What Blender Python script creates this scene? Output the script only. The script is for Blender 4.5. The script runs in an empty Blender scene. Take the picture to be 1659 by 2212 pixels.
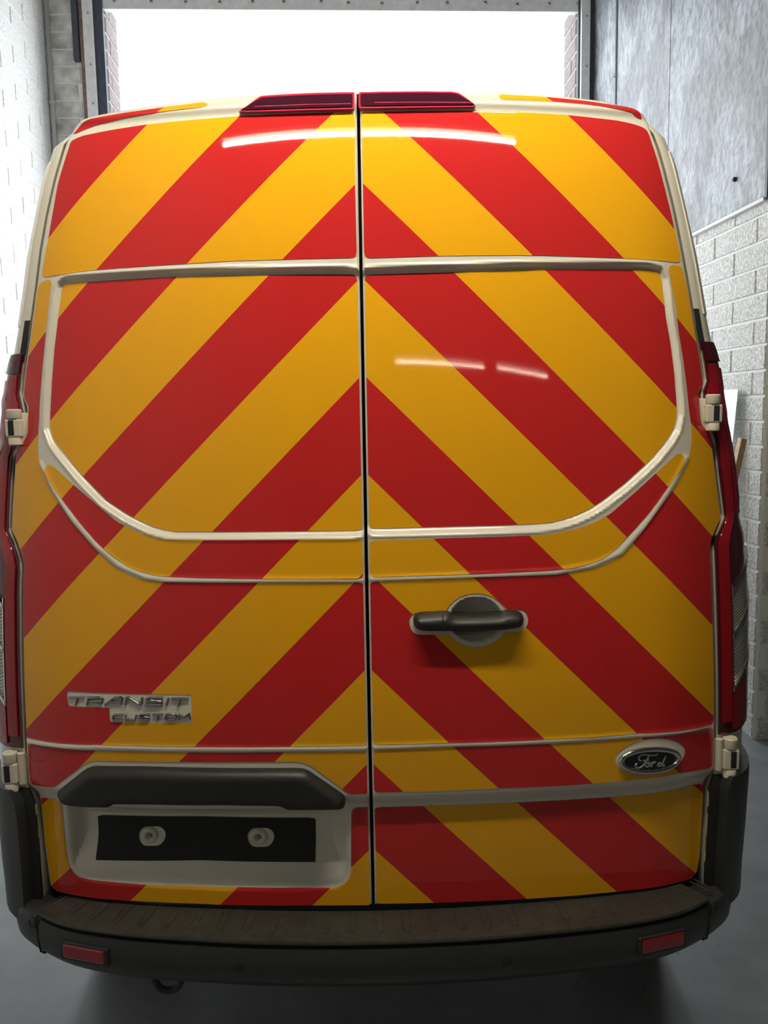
import bpy, bmesh, random
import numpy as np
from math import sin, cos, tan, pi, radians, sqrt, atan2, hypot
from mathutils import Matrix, Vector
random.seed(4)
scn = bpy.context.scene
C = scn.collection

# ------------------------------------------------------------------ camera
# world frame = van frame: X right, Y forward along the van (away from the camera), Z up, floor z = 0
F, CX, CY = 1788.0, 829.5, 1106.0
YAW, PITCH, ROLL = 0.00334, 0.11983, 0.0180
CAM = np.array([0.0339, -1.71, 1.71])
_f = np.array([sin(YAW)*cos(PITCH), cos(YAW)*cos(PITCH), -sin(PITCH)])
_r = np.array([cos(YAW), -sin(YAW), 0.0]); _d = np.cross(_f, _r)
_r, _d = cos(ROLL)*_r + sin(ROLL)*_d, -sin(ROLL)*_r + cos(ROLL)*_d
cd = bpy.data.cameras.new('camera'); cam = bpy.data.objects.new('camera', cd); C.objects.link(cam)
cd.sensor_fit = 'VERTICAL'; cd.sensor_height = 24.0; cd.lens = F/2212*24.0
cd.clip_start = 0.02; cd.clip_end = 200
up, bk = -_d, -_f
cam.matrix_world = Matrix(((_r[0], up[0], bk[0], CAM[0]), (_r[1], up[1], bk[1], CAM[1]), (_r[2], up[2], bk[2], CAM[2]), (0, 0, 0, 1)))
scn.camera = cam

# ------------------------------------------------------------------ world, light, exposure
scn.view_settings.view_transform = 'Standard'; scn.view_settings.look = 'None'
scn.view_settings.gamma = 1; scn.view_settings.use_curve_mapping = False
scn.view_settings.exposure = 0.0
w = bpy.data.worlds.new('sky'); scn.world = w; w.use_nodes = True
bg = w.node_tree.nodes['Background']; bg.inputs[0].default_value = (0.93, 0.97, 1.0, 1); bg.inputs[1].default_value = 6.3
TUBE, TUBE_REAR = 222.0, 46.0        # emission of the fluorescent tubes: the strong one over the doors, those at the back set dimmer to limit fill
ROOM_YAW = radians(-2.7)
RD = np.array([sin(ROOM_YAW), cos(ROOM_YAW), 0]); RR = np.array([cos(ROOM_YAW), -sin(ROOM_YAW), 0])
RORG = np.array([CAM[0], CAM[1], 0])
ROOM = Matrix(((RR[0], RD[0], 0, RORG[0]), (RR[1], RD[1], 0, RORG[1]), (0, 0, 1, 0), (0, 0, 0, 1)))   # room frame: x right, y depth from the camera, z up
XL, XR, XN, DF, DB, DP, ZC = -2.19, 2.09, 3.25, 6.85, -6.2, 4.0, 5.7
OPL, OPR, OPT, WT = -1.731, 1.938, 5.0, 0.36
pl = bpy.data.lights.new('doorway_portal', 'AREA'); pl.shape = 'RECTANGLE'; pl.size = OPR-OPL; pl.size_y = OPT; pl.cycles.is_portal = True
po = bpy.data.objects.new('doorway_portal', pl); C.objects.link(po)
po.matrix_world = ROOM @ Matrix.Translation(((OPL+OPR)/2, DF+WT+0.02, OPT/2)) @ Matrix.Rotation(radians(-90), 4, 'X')

# ------------------------------------------------------------------ materials
def nd(nt, t, **k):
    n = nt.nodes.new(t)
    for a, b in k.items(): setattr(n, a, b)
    return n
def mat(name, col, rough=0.5, metal=0.0, coat=0.0, spec=0.5, bump=None, var=None, emit=None, trans=0, ior=None, obj=True):
    """bump=(scale,strength,distance,detail); var=(scale,amount,detail,stretch)"""
    m = bpy.data.materials.new(name); m.use_nodes = True; nt = m.node_tree
    b = nt.nodes['Principled BSDF']
    b.inputs['Base Color'].default_value = (*col, 1); b.inputs['Roughness'].default_value = rough
    b.inputs['Metallic'].default_value = metal; b.inputs['Coat Weight'].default_value = coat; b.inputs['Coat Roughness'].default_value = 0.04
    b.inputs['Specular IOR Level'].default_value = spec
    if trans: b.inputs['Transmission Weight'].default_value = trans
    if ior: b.inputs['IOR'].default_value = ior
    if emit:
        b.inputs['Emission Color'].default_value = (*emit[0], 1); b.inputs['Emission Strength'].default_value = emit[1]
    tc = nd(nt, 'ShaderNodeNewGeometry')
    if var:
        n = nd(nt, 'ShaderNodeTexNoise'); n.inputs['Scale'].default_value = var[0]; n.inputs['Detail'].default_value = var[2]
        nt.links.new(tc.outputs['Position'], n.inputs['Vector'])
        mr = nd(nt, 'ShaderNodeMapRange'); mr.inputs[1].default_value = 0.3; mr.inputs[2].default_value = 0.7
        mr.inputs[3].default_value = 1-var[1]; mr.inputs[4].default_value = 1+var[1]*0.4
        nt.links.new(n.outputs['Fac'], mr.inputs[0])
        mx = nd(nt, 'ShaderNodeVectorMath', operation='SCALE'); mx.inputs[0].default_value = col
        nt.links.new(mr.outputs[0], mx.inputs['Scale']); nt.links.new(mx.outputs[0], b.inputs['Base Color'])
    if bump:
        n = nd(nt, 'ShaderNodeTexNoise'); n.inputs['Scale'].default_value = bump[0]; n.inputs['Detail'].default_value = bump[3]
        nt.links.new(tc.outputs['Position'], n.inputs['Vector'])
        bp = nd(nt, 'ShaderNodeBump'); bp.inputs['Strength'].default_value = bump[1]; bp.inputs['Distance'].default_value = bump[2]
        nt.links.new(n.outputs['Fac'], bp.inputs['Height']); nt.links.new(bp.outputs[0], b.inputs['Normal'])
    return m
M = {}
M['paint'] = mat('white_paint', (0.80, 0.765, 0.67), 0.28, coat=0.6)
M['red'] = mat('red_reflective_vinyl', (0.60, 0.026, 0.028), 0.032, spec=0.45, bump=(420, 0.02, 0.0004, 1))
M['amber'] = mat('amber_reflective_vinyl', (0.93, 0.455, 0.013), 0.032, spec=0.45, bump=(420, 0.02, 0.0004, 1))
M['black'] = mat('black_textured_plastic', (0.018, 0.019, 0.019), 0.45, bump=(900, 0.15, 0.0005, 2))
M['bumper'] = mat('dark_grey_bumper_plastic', (0.030, 0.032, 0.033), 0.42, bump=(700, 0.2, 0.0006, 2))
M['tread'] = mat('scuffed_bumper_tread', (0.045, 0.043, 0.038), 0.38, bump=(500, 0.25, 0.0006, 3), var=(60, 0.35, 4))
M['seal'] = mat('rubber_seal', (0.012, 0.013, 0.013), 0.7)
M['foam'] = mat('matt_black_tape', (0.016, 0.017, 0.016), 0.75, bump=(900, 0.1, 0.0004, 2))
M['chrome'] = mat('chrome', (0.80, 0.79, 0.75), 0.12, metal=1)
M['letter'] = mat('dark_chrome_letters', (0.40, 0.40, 0.38), 0.16, metal=1)  # darker metal than the badge ring's chrome, so the letters stay legible
M['oval'] = mat('dark_badge_enamel', (0.006, 0.008, 0.014), 0.15, coat=0.5)
M['script'] = mat('silver_badge_script', (0.55, 0.56, 0.58), 0.3, metal=0.8)
M['lens_red'] = mat('red_lamp_lens', (0.30, 0.006, 0.014), 0.10, coat=0.8)
M['lens_dark'] = mat('smoked_red_lens', (0.075, 0.006, 0.012), 0.10, coat=0.8)
M['brake'] = mat('dark_brake_lens', (0.045, 0.006, 0.018), 0.10, coat=0.6)
M['brake_rim'] = mat('pink_red_brake_rim', (0.50, 0.02, 0.07), 0.2, coat=0.5)
M['steel'] = mat('screw_steel', (0.35, 0.35, 0.33), 0.35, metal=1)
M['hinge'] = mat('primer_white_hinge', (0.74, 0.69, 0.58), 0.45)
M['tyre'] = mat('tyre_rubber', (0.02, 0.02, 0.02), 0.8)
M['rim'] = mat('grey_wheel_steel', (0.35, 0.36, 0.37), 0.4, metal=0.8)
M['glass'] = mat('dark_glass', (0.02, 0.025, 0.03), 0.05, coat=0.5)
M['block'] = mat('white_painted_block', (0.86, 0.87, 0.87), 0.75, bump=(75, 0.9, 0.006, 6), var=(90, 0.28, 5))
M['block_dim'] = mat('pitted_dimmed_white_block', (0.74, 0.74, 0.73), 0.75, bump=(85, 1.0, 0.008, 6), var=(70, 0.45, 6))  # real pits; base darkened to carry the right wall's weaker light
M['mortar'] = mat('white_painted_mortar', (0.84, 0.85, 0.85), 0.8, bump=(90, 0.5, 0.004, 4))
M['stained'] = mat('grubby_white_block', (0.74, 0.74, 0.72), 0.8, bump=(75, 0.9, 0.006, 6), var=(9, 0.5, 8))
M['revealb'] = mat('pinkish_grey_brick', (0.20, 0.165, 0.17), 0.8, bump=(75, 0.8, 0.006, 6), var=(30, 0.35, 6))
M['floor'] = mat('grey_painted_concrete', (0.25, 0.27, 0.285), 0.38, bump=(14, 0.12, 0.004, 6), var=(5, 0.22, 8))
def specks(m):
    nt = m.node_tree; b = nt.nodes['Principled BSDF']; src = b.inputs['Base Color'].links[0].from_socket
    g = nd(nt, 'ShaderNodeNewGeometry'); n = nd(nt, 'ShaderNodeTexNoise'); n.inputs['Scale'].default_value = 26; n.inputs['Detail'].default_value = 3
    nt.links.new(g.outputs['Position'], n.inputs['Vector'])
    mr = nd(nt, 'ShaderNodeMapRange'); mr.inputs[1].default_value = 0.70; mr.inputs[2].default_value = 0.74; mr.inputs[3].default_value = 1.0; mr.inputs[4].default_value = 0.45
    nt.links.new(n.outputs['Fac'], mr.inputs[0]); sc = nd(nt, 'ShaderNodeVectorMath', operation='SCALE')
    nt.links.new(src, sc.inputs[0]); nt.links.new(mr.outputs[0], sc.inputs['Scale']); nt.links.new(sc.outputs[0], b.inputs['Base Color'])
specks(M['floor'])
M['ceil'] = mat('grey_ceiling', (0.12, 0.12, 0.12), 0.8)
M['plaster'] = mat('dark_rear_wall', (0.06, 0.06, 0.06), 0.8, var=(3, 0.25, 5))
M['yard'] = mat('pale_concrete_yard', (0.55, 0.55, 0.53), 0.8, var=(2, 0.2, 6))
M['rail'] = mat('white_shutter_metal', (0.82, 0.83, 0.85), 0.4, var=(20, 0.12, 5))
M['dark'] = mat('dark_blue_grey_steel', (0.07, 0.08, 0.11), 0.6, var=(25, 0.3, 5))
M['rust'] = mat('reddish_brown_steel', (0.26, 0.17, 0.15), 0.7, var=(20, 0.4, 5))
M['pipe'] = mat('grey_white_conduit', (0.58, 0.59, 0.60), 0.5)
M['pipe_dk'] = mat('grey_conduit', (0.30, 0.32, 0.36), 0.5)
M['wood'] = mat('bare_pine', (0.50, 0.33, 0.18), 0.6, var=(40, 0.25, 4))
M['mirror'] = mat('pale_sheet_glass', (0.60, 0.74, 0.74), 0.06, metal=0.3, coat=1.0, bump=(6, 0.1, 0.01, 2))
M['tube'] = mat('lit_fluorescent_tube', (1, 1, 1), 0.4, emit=((1.0, 0.90, 0.70), TUBE))
M['tube_rear'] = mat('dim_fluorescent_tube', (1, 1, 1), 0.4, emit=((1.0, 0.90, 0.70), TUBE_REAR))
M['fitting'] = mat('white_light_fitting', (0.7, 0.7, 0.68), 0.4)
def clear_lens():
    m = mat('ribbed_clear_lens', (0.42, 0.42, 0.40), 0.12, coat=0.8); nt = m.node_tree; b = nt.nodes['Principled BSDF']
    g = nd(nt, 'ShaderNodeNewGeometry'); mp = nd(nt, 'ShaderNodeMapping'); mp.inputs['Rotation'].default_value = (0, 0.5, 0)
    wv = nd(nt, 'ShaderNodeTexWave', bands_direction='Z'); wv.inputs['Scale'].default_value = 45
    nt.links.new(g.outputs['Position'], mp.inputs[0]); nt.links.new(mp.outputs[0], wv.inputs[0])
    cr = nd(nt, 'ShaderNodeValToRGB'); cr.color_ramp.elements[0].color = (0.16, 0.16, 0.15, 1); cr.color_ramp.elements[1].color = (0.55, 0.55, 0.52, 1)
    nt.links.new(wv.outputs['Fac'], cr.inputs[0]); nt.links.new(cr.outputs[0], b.inputs['Base Color'])
    bp = nd(nt, 'ShaderNodeBump'); bp.inputs['Strength'].default_value = 0.4; bp.inputs['Distance'].default_value = 0.002
    nt.links.new(wv.outputs['Fac'], bp.inputs['Height']); nt.links.new(bp.outputs[0], b.inputs['Normal'])
    return m
M['lens_clear'] = clear_lens()
def osb():
    m = mat('painted_strand_board', (0.5, 0.53, 0.57), 0.55); nt = m.node_tree; b = nt.nodes['Principled BSDF']
    g = nd(nt, 'ShaderNodeNewGeometry')
    hs = []
    for sc, rz in (((10, 11, 48), 0.30), ((10, 9, 36), -0.25), ((10, 30, 70), -0.9)):
        mp = nd(nt, 'ShaderNodeMapping'); mp.inputs['Rotation'].default_value = (rz, 0, 0)
        v = nd(nt, 'ShaderNodeTexVoronoi', feature='F1'); v.inputs['Scale'].default_value = 1.0
        sm = nd(nt, 'ShaderNodeVectorMath', operation='MULTIPLY'); sm.inputs[1].default_value = (sc[0], sc[2], sc[1])
        nt.links.new(g.outputs['Position'], mp.inputs[0]); nt.links.new(mp.outputs[0], sm.inputs[0]); nt.links.new(sm.outputs[0], v.inputs['Vector'])
        sx = nd(nt, 'ShaderNodeSeparateColor'); nt.links.new(v.outputs['Color'], sx.inputs[0]); hs.append(sx.outputs[0])
    a = nd(nt, 'ShaderNodeMath', operation='ADD'); nt.links.new(hs[0], a.inputs[0]); nt.links.new(hs[1], a.inputs[1])
    a2 = nd(nt, 'ShaderNodeMath', operation='ADD'); nt.links.new(a.outputs[0], a2.inputs[0]); nt.links.new(hs[2], a2.inputs[1])
    big = nd(nt, 'ShaderNodeTexNoise'); big.inputs['Scale'].default_value = 2.2; big.inputs['Detail'].default_value = 3
    nt.links.new(g.outputs['Position'], big.inputs['Vector'])
    mr = nd(nt, 'ShaderNodeMapRange'); mr.inputs[1].default_value = 0.6; mr.inputs[2].default_value = 2.4; mr.inputs[3].default_value = 0.55; mr.inputs[4].default_value = 1.45
    nt.links.new(a2.outputs[0], mr.inputs[0])
    mb = nd(nt, 'ShaderNodeMapRange'); mb.inputs[1].default_value = 0.46; mb.inputs[2].default_value = 0.56; mb.inputs[3].default_value = 0.72; mb.inputs[4].default_value = 1.15
    nt.links.new(big.outputs['Fac'], mb.inputs[0])
    mm = nd(nt, 'ShaderNodeMath', operation='MULTIPLY'); nt.links.new(mr.outputs[0], mm.inputs[0]); nt.links.new(mb.outputs[0], mm.inputs[1])
    mx = nd(nt, 'ShaderNodeVectorMath', operation='SCALE'); mx.inputs[0].default_value = (0.25, 0.275, 0.315)
    nt.links.new(mm.outputs[0], mx.inputs['Scale']); nt.links.new(mx.outputs[0], b.inputs['Base Color'])
    bp = nd(nt, 'ShaderNodeBump'); bp.inputs['Strength'].default_value = 1.0; bp.inputs['Distance'].default_value = 0.014
    nt.links.new(a2.outputs[0], bp.inputs['Height']); nt.links.new(bp.outputs[0], b.inputs['Normal'])
    return m
M['osb'] = osb()

# ------------------------------------------------------------------ object helpers
def link(name, me, m, parent=None, mw=None, label=None, cat=None, group=None, kind=None):
    o = bpy.data.objects.new(name, me); C.objects.link(o)
    if m is not None and me is not None: me.materials.append(m)
    if parent is not None: o.parent = parent
    if mw is not None: o.matrix_world = mw if parent is None else mw
    for k, v in (('label', label), ('category', cat), ('group', group), ('kind', kind)):
        if v: o[k] = v
    return o
def mesh(name, vs, fs, smooth=False):
    me = bpy.data.meshes.new(name); me.from_pydata([tuple(map(float, v)) for v in vs], [], [tuple(f) for f in fs]); me.validate(); me.update()
    if smooth: me.polygons.foreach_set('use_smooth', [True]*len(me.polygons))
    return me
def thing(name, label, cat, loc=(0, 0, 0), group=None):
    o = bpy.data.objects.new(name, None); C.objects.link(o); o.location = loc; o.empty_display_size = 0.1
    o['label'] = label; o['category'] = cat
    if group: o['group'] = group
    return o
def fix_normals(me):
    bm = bmesh.new(); bm.from_mesh(me); bmesh.ops.recalc_face_normals(bm, faces=bm.faces); bm.to_mesh(me); bm.free()
class MB:
    def __init__(s): s.v = []; s.f = []
    def add(s, vs, fs):
        n = len(s.v); s.v += [tuple(map(float, v)) for v in vs]; s.f += [tuple(n+i for i in f) for f in fs]
    def box(s, a, b, ch=0.0, T=None):
        (x0, y0, z0), (x1, y1, z1) = a, b
        if ch <= 0:
            vs = [(x, y, z) for x in (x0, x1) for y in (y0, y1) for z in (z0, z1)]
            fs = [(0, 1, 3, 2), (4, 6, 7, 5), (0, 4, 5, 1), (2, 3, 7, 6), (0, 2, 6, 4), (1, 5, 7, 3)]
        else:
            bm = bmesh.new(); bmesh.ops.create_cube(bm, size=1)
            for v in bm.verts: v.co = Vector(((x0+x1)/2+v.co.x*(x1-x0), (y0+y1)/2+v.co.y*(y1-y0), (z0+z1)/2+v.co.z*(z1-z0)))
            bmesh.ops.bevel(bm, geom=bm.edges[:], offset=ch, segments=2, affect='EDGES', profile=0.5)
            bm.verts.index_update(); vs = [v.co.copy() for v in bm.verts]; fs = [[v.index for v in f.verts] for f in bm.faces]; bm.free()
        if T is not None: vs = [T @ Vector(v) for v in vs]
        s.add(vs, fs)
    def tube(s, pts, r, n=10, closed=False, cap=True):
        pts = [Vector(p) for p in pts]; m = len(pts); rs = r if hasattr(r, '__len__') else [r]*m
        vs = []; upv = None
        for i, p in enumerate(pts):
            a = pts[(i-1) % m] if (closed or i) else p; b = pts[(i+1) % m] if (closed or i < m-1) else p
            t = (b-a).normalized()
            if upv is None: upv = t.orthogonal().normalized()
            upv = (upv - t*upv.dot(t)).normalized(); sd = t.cross(upv)
            for k in range(n):
                an = 2*pi*k/n; vs.append(p+(upv*cos(an)+sd*sin(an))*rs[i])
        fs = []
        for i in range(m if closed else m-1):
            j = (i+1) % m
            for k in range(n): fs.append((i*n+k, i*n+(k+1) % n, j*n+(k+1) % n, j*n+k))
        if cap and not closed: fs += [tuple(range(n-1, -1, -1)), tuple((m-1)*n+k for k in range(n))]
        s.add(vs, fs)
    def lathe(s, prof, n=24, T=None):
        vs = []; m = len(prof)
        for r, h in prof:
            for k in range(n): vs.append(Vector((r*cos(2*pi*k/n), r*sin(2*pi*k/n), h)))
        if T is not None: vs = [T @ v for v in vs]
        fs = [(i*n+k, i*n+(k+1) % n, (i+1)*n+(k+1) % n, (i+1)*n+k) for i in range(m-1) for k in range(n)]
        fs += [tuple(range(n-1, -1, -1)), tuple((m-1)*n+k for k in range(n))]
        s.add(vs, fs)
    def obj(s, name, m, parent=None, smooth=False, mw=None, angle=None, **k):
        me = mesh(name, s.v, s.f, smooth); fix_normals(me)
        if angle:
            me.polygons.foreach_set('use_smooth', [True]*len(me.polygons))
            try: me.set_sharp_from_angle(angle=radians(angle))
            except Exception: pass
        return link(name, me, m, parent, mw, **k)

# ------------------------------------------------------------------ the van's rear surface  Y = S(X, Z)
_zz = np.linspace(0, 2.8, 561)
_sl = np.tan(np.radians(np.interp(_zz, [0, .92, 1.15, 1.48, 1.94, 2.2, 2.34, 2.40, 2.46, 2.8], [0, 0, 3.5, 6.5, 8.5, 12, 18, 32, 66, 70])))
_cs = np.concatenate([[0], np.cumsum((_sl[1:]+_sl[:-1])/2*(_zz[1]-_zz[0]))])
def S(X, Z):
    X = np.asarray(X, float); Z = np.asarray(Z, float); a = np.abs(X)
    return np.interp(Z, _zz, _cs)+np.interp(Z, [.46, 1.1, 2.2], [.060, .068, .10])*(a/.69)**2.2+1.2*np.maximum(0, a-.62)**2
def rays(P):
    P = np.atleast_2d(np.asarray(P, float)); v = _f[None]+(P[:, :1]-CX)/F*_r+(P[:, 1:2]-CY)/F*_d
    return v/v[:, 1:2]
def onS(P, off=0.0):
    """photo pixels -> (X, Z) on the rear surface"""
    v = rays(P); lo = np.full(len(v), 1.2); hi = np.full(len(v), 3.6)
    for _ in range(40):
        m = (lo+hi)/2; q = CAM+m[:, None]*v; far = q[:, 1] > S(q[:, 0], q[:, 2])+off
        hi = np.where(far, m, hi); lo = np.where(far, lo, m)
    q = CAM+lo[:, None]*v
    return q[:, [0, 2]]
def zoomed(x0, y0, sc, pts): return [(x0+a/sc, y0+b/sc) for a, b in pts]
def sdist(P, poly, closed=True):
    """distance to polygon, negative inside"""
    P = np.asarray(P, float); Q = np.asarray(poly, float); A = Q if closed else Q[:-1]; B = np.roll(Q, -1, 0) if closed else Q[1:]
    out = np.empty(len(P))
    for i in range(0, len(P), 20000):
        p = P[i:i+20000, None, :]; ab = (B-A)[None]; ap = p-A[None]
        t = np.clip((ap*ab).sum(2)/np.maximum((ab*ab).sum(2), 1e-12), 0, 1)
        d = np.sqrt(((ap-t[..., None]*ab)**2).sum(2)).min(1)
        if closed:
            y = p[..., 1]; c = ((A[None, :, 1] > y) != (B[None, :, 1] > y))
            xi = A[None, :, 0]+(y-A[None, :, 1])/np.where(np.abs(ab[..., 1]) < 1e-12, 1e-12, ab[..., 1])*ab[..., 0]
            ins = (c & (p[..., 0] < xi)).sum(1) % 2 == 1
            d = np.where(ins, -d, d)
        out[i:i+20000] = d
    return out
def sst(t): t = np.clip(t, 0, 1); return t*t*(3-2*t)
def smooth_poly(P, it=1, closed=True):
    P = np.asarray(P, float)
    for _ in range(it):
        Q = np.roll(P, -1, 0)
        R = np.empty((2*len(P), 2)); R[0::2] = .75*P+.25*Q; R[1::2] = .25*P+.75*Q
        P = R if closed else np.vstack([P[:1], R[:-2], P[-1:]])
    return P
def densify(P, st=0.01):
    P = np.asarray(P, float); Q = []
    for i in range(len(P)):
        a, b = P[i], P[(i+1) % len(P)]; n = max(1, int(np.linalg.norm(b-a)/st)); Q += [a+(b-a)*k/n for k in range(n)]
    return np.array(Q)
def ccw(P):
    P = np.asarray(P, float); a = (P[:, 0]*np.roll(P[:, 1], -1)-np.roll(P[:, 0], -1)*P[:, 1]).sum()
    return P if a > 0 else P[::-1]
def clip(poly, ax, val, keep_less):
    """Sutherland-Hodgman; ax = (a, b): keeps a*x+b*y <= val"""
    a, b = ax; out = []; n = len(poly)
    if n == 0: return out
    sg = 1 if keep_less else -1
    ds = [sg*(a*p[0]+b*p[1]-val) for p in poly]
    for i in range(n):
        j = (i+1) % n; di, dj = ds[i], ds[j]
        if di <= 0: out.append(poly[i])
        if (di < 0 < dj) or (dj < 0 < di):
            t = di/(di-dj); p, q = poly[i], poly[j]; out.append((p[0]+(q[0]-p[0])*t, p[1]+(q[1]-p[1])*t))
    return out
def parea(p):
    return 0.5*sum(p[i][0]*p[(i+1) % len(p)][1]-p[(i+1) % len(p)][0]*p[i][1] for i in range(len(p)))
def gridfill(poly, cell, holes=()):
    """fills a polygon (X, Z) with grid cells clipped at its edge"""
    poly = [tuple(p) for p in poly]; xs = [p[0] for p in poly]; vid = {}; vs = []; fs = []
    def V(p):
        k = (round(p[0]*2e5), round(p[1]*2e5))
        if k not in vid: vid[k] = len(vs); vs.append((k[0]/2e5, k[1]/2e5))
        return vid[k]
    hl = []
    for h in holes:
        h = ccw(h); ed = []
        for a, b in zip(h, np.roll(h, -1, 0)):
            if np.linalg.norm(b-a) > 1e-6: ed.append(((b[1]-a[1], a[0]-b[0]), (b[1]-a[1])*a[0]-(b[0]-a[0])*a[1]))
        hl.append(((h[:, 0].min(), h[:, 1].min(), h[:, 0].max(), h[:, 1].max()), ed))
    for ix in range(int(np.floor(min(xs)/cell)), int(np.ceil(max(xs)/cell))):
        col = clip(clip(poly, (1, 0), ix*cell, False), (1, 0), (ix+1)*cell, True)
        if len(col) < 3: continue
        zs = [p[1] for p in col]; rest = col
        for iz in range(int(np.floor(min(zs)/cell)), int(np.ceil(max(zs)/cell))):
            c = clip(rest, (0, 1), (iz+1)*cell, True); rest = clip(rest, (0, 1), (iz+1)*cell, False)
            if len(c) < 3 or abs(parea(c)) < 2e-9: continue
            cs = [c]
            for hb, edges in hl:                          # convex holes are cut away piece by piece
                if ix*cell > hb[2] or (ix+1)*cell < hb[0] or iz*cell > hb[3] or (iz+1)*cell < hb[1]: continue
                new = []
                for p in cs:
                    rem = p
                    for ea, ev in edges:
                        o = clip(rem, ea, ev, False)
                        if len(o) > 2 and abs(parea(o)) > 2e-9: new.append(o)
                        rem = clip(rem, ea, ev, True)
                        if len(rem) < 3 or abs(parea(rem)) < 2e-9: break
                cs = new
            todo = []
            for c in cs:
                f = []
                for p in c:
                    i = V(p)
                    if not f or f[-1] != i: f.append(i)
                todo.append(f)
            while todo:                                   # loops pinched at a repeated corner are split there
                g = todo.pop()
                while len(g) > 1 and g[0] == g[-1]: g.pop()
                if len(g) < 3: continue
                seen = {}; cut = None
                for k, i in enumerate(g):
                    if i in seen: cut = (seen[i], k); break
                    seen[i] = k
                if cut: todo += [g[cut[0]:cut[1]], g[cut[1]:]+g[:cut[0]]]
                elif parea([vs[i] for i in g]) > 2e-9: fs.append(g)
    return np.array(vs), fs
def patch(name, poly, surf, m, parent, cell=0.015, skirt=0.0, label=None, holes=()):
    """a skin over a polygon on the surface Y = surf(X, Z); skirt gives it thickness backwards"""
    poly = ccw(poly); P, fs = gridfill(poly, cell, holes)
    if len(fs) == 0: return None
    Y = surf(P[:, 0], P[:, 1]); e = 1e-3
    nx = (surf(P[:, 0]+e, P[:, 1])-surf(P[:, 0]-e, P[:, 1]))/(2*e); nz = (surf(P[:, 0], P[:, 1]+e)-surf(P[:, 0], P[:, 1]-e))/(2*e)
    N = np.stack([nx, -np.ones(len(P)), nz], 1); N /= np.linalg.norm(N, axis=1)[:, None]
    vs = np.stack([P[:, 0], Y, P[:, 1]], 1)
    if skirt:
        Q = np.array(poly); k = len(Q); yq = surf(Q[:, 0], Q[:, 1]); n0 = len(vs)
        vs = np.vstack([vs, np.stack([Q[:, 0], yq, Q[:, 1]], 1), np.stack([Q[:, 0], yq+skirt, Q[:, 1]], 1)])
        T = np.roll(Q, -1, 0)-np.roll(Q, 1, 0); T /= np.maximum(np.linalg.norm(T, axis=1), 1e-9)[:, None]
        sn = np.stack([T[:, 1], np.zeros(k), -T[:, 0]], 1); N = np.vstack([N, sn, sn])
        fs = fs+[[n0+i, n0+k+i, n0+k+(i+1) % k, n0+(i+1) % k] for i in range(k)]
    me = bpy.data.meshes.new(name); me.from_pydata(vs.tolist(), [], fs); me.update()
    me.polygons.foreach_set('use_smooth', [True]*len(me.polygons))
    me.normals_split_custom_set_from_vertices([tuple(n) for n in N])
    o = link(name, me, m, parent)
    if label: o['label'] = label
    return o
def ribbon(name, lines, wd, ht, surf, m, parent, label=None, closed=False, base=0.0):
    """raised rounded strokes along polylines of (X, Z) on the surface"""
    mb = MB()
    for L in lines:
        L = [np.array(p, float) for p in L]; n = len(L); rows = []
        for i, p in enumerate(L):
            a = L[(i-1) % n] if (closed or i) else p; b = L[(i+1) % n] if (closed or i < n-1) else p
            t = (b-a)/max(np.linalg.norm(b-a), 1e-9); s = np.array([-t[1], t[0]])
            if 0 < i < n-1 or closed:
                t1 = (p-a)/max(np.linalg.norm(p-a), 1e-9); cs = max(0.5, abs(t1 @ t)); s = s/cs
            y0 = float(surf(p[0], p[1]))-base
            rows.append([(p[0]+s[0]*o*wd/2, y0-h*ht, p[1]+s[1]*o*wd/2) for o, h in ((-1, -.5), (-1, .45), (-.6, .9), (0, 1), (.6, .9), (1, .45), (1, -.5))])
        vs = [q for r in rows for q in r]; fs = []
        for i in range(n if closed else n-1):
            j = (i+1) % n
            for k in range(6): fs.append((i*7+k, i*7+k+1, j*7+k+1, j*7+k))
        if not closed: fs += [tuple(range(6, -1, -1)), tuple((n-1)*7+k for k in range(7))]
        mb.add(vs, fs)
    o = mb.obj(name, m, parent, angle=50)
    if label: o['label'] = label
    return o

# ================================================================== THE ROOM
def wall_box(name, a, b, m, parent=None, kind='structure', label=None, **k):
    mb = MB(); mb.box(a, b); return mb.obj(name, m, parent, mw=ROOM if parent is None else None, kind=kind if parent is None else None, label=label, **k)
wall_box('floor', (-4, DB-.3, -.2), (4.2, DF+WT, 0), M['floor'])
wall_box('ceiling', (XL-.3, DB-.3, ZC), (XN+.3, DF+WT, ZC+.2), M['ceil'])
yard = wall_box('floor_yard', (-14, DF+WT, -.22), (14, DF+22, -.01), M['yard'])
wl = wall_box('wall_left', (XL-.25, DB, 0), (XL, DF, ZC), M['mortar'])
wr = wall_box('wall_right', (XR, DP+.006, 0), (XR+.9, DF, ZC), M['mortar'])
wall_box('wall_right_near', (XN, DB, 0), (XN+.25, DP, ZC), M['plaster'])
wp = wall_box('wall_pier', (XR+.01, DP, 0), (XN+.25, DP+.006, ZC), M['mortar'])
wall_box('wall_back', (XL-.25, DB-.25, 0), (XN+.25, DB, ZC), M['plaster'])
mb = MB(); mb.box((XL-.25, DF, 0), (OPL, DF+WT, ZC)); mb.box((OPR, DF, 0), (XR+.9, DF+WT, ZC)); mb.box((OPL, DF, OPT), (OPR, DF+WT, ZC))
wf = mb.obj('wall_front', M['mortar'], mw=ROOM, kind='structure')
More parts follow.
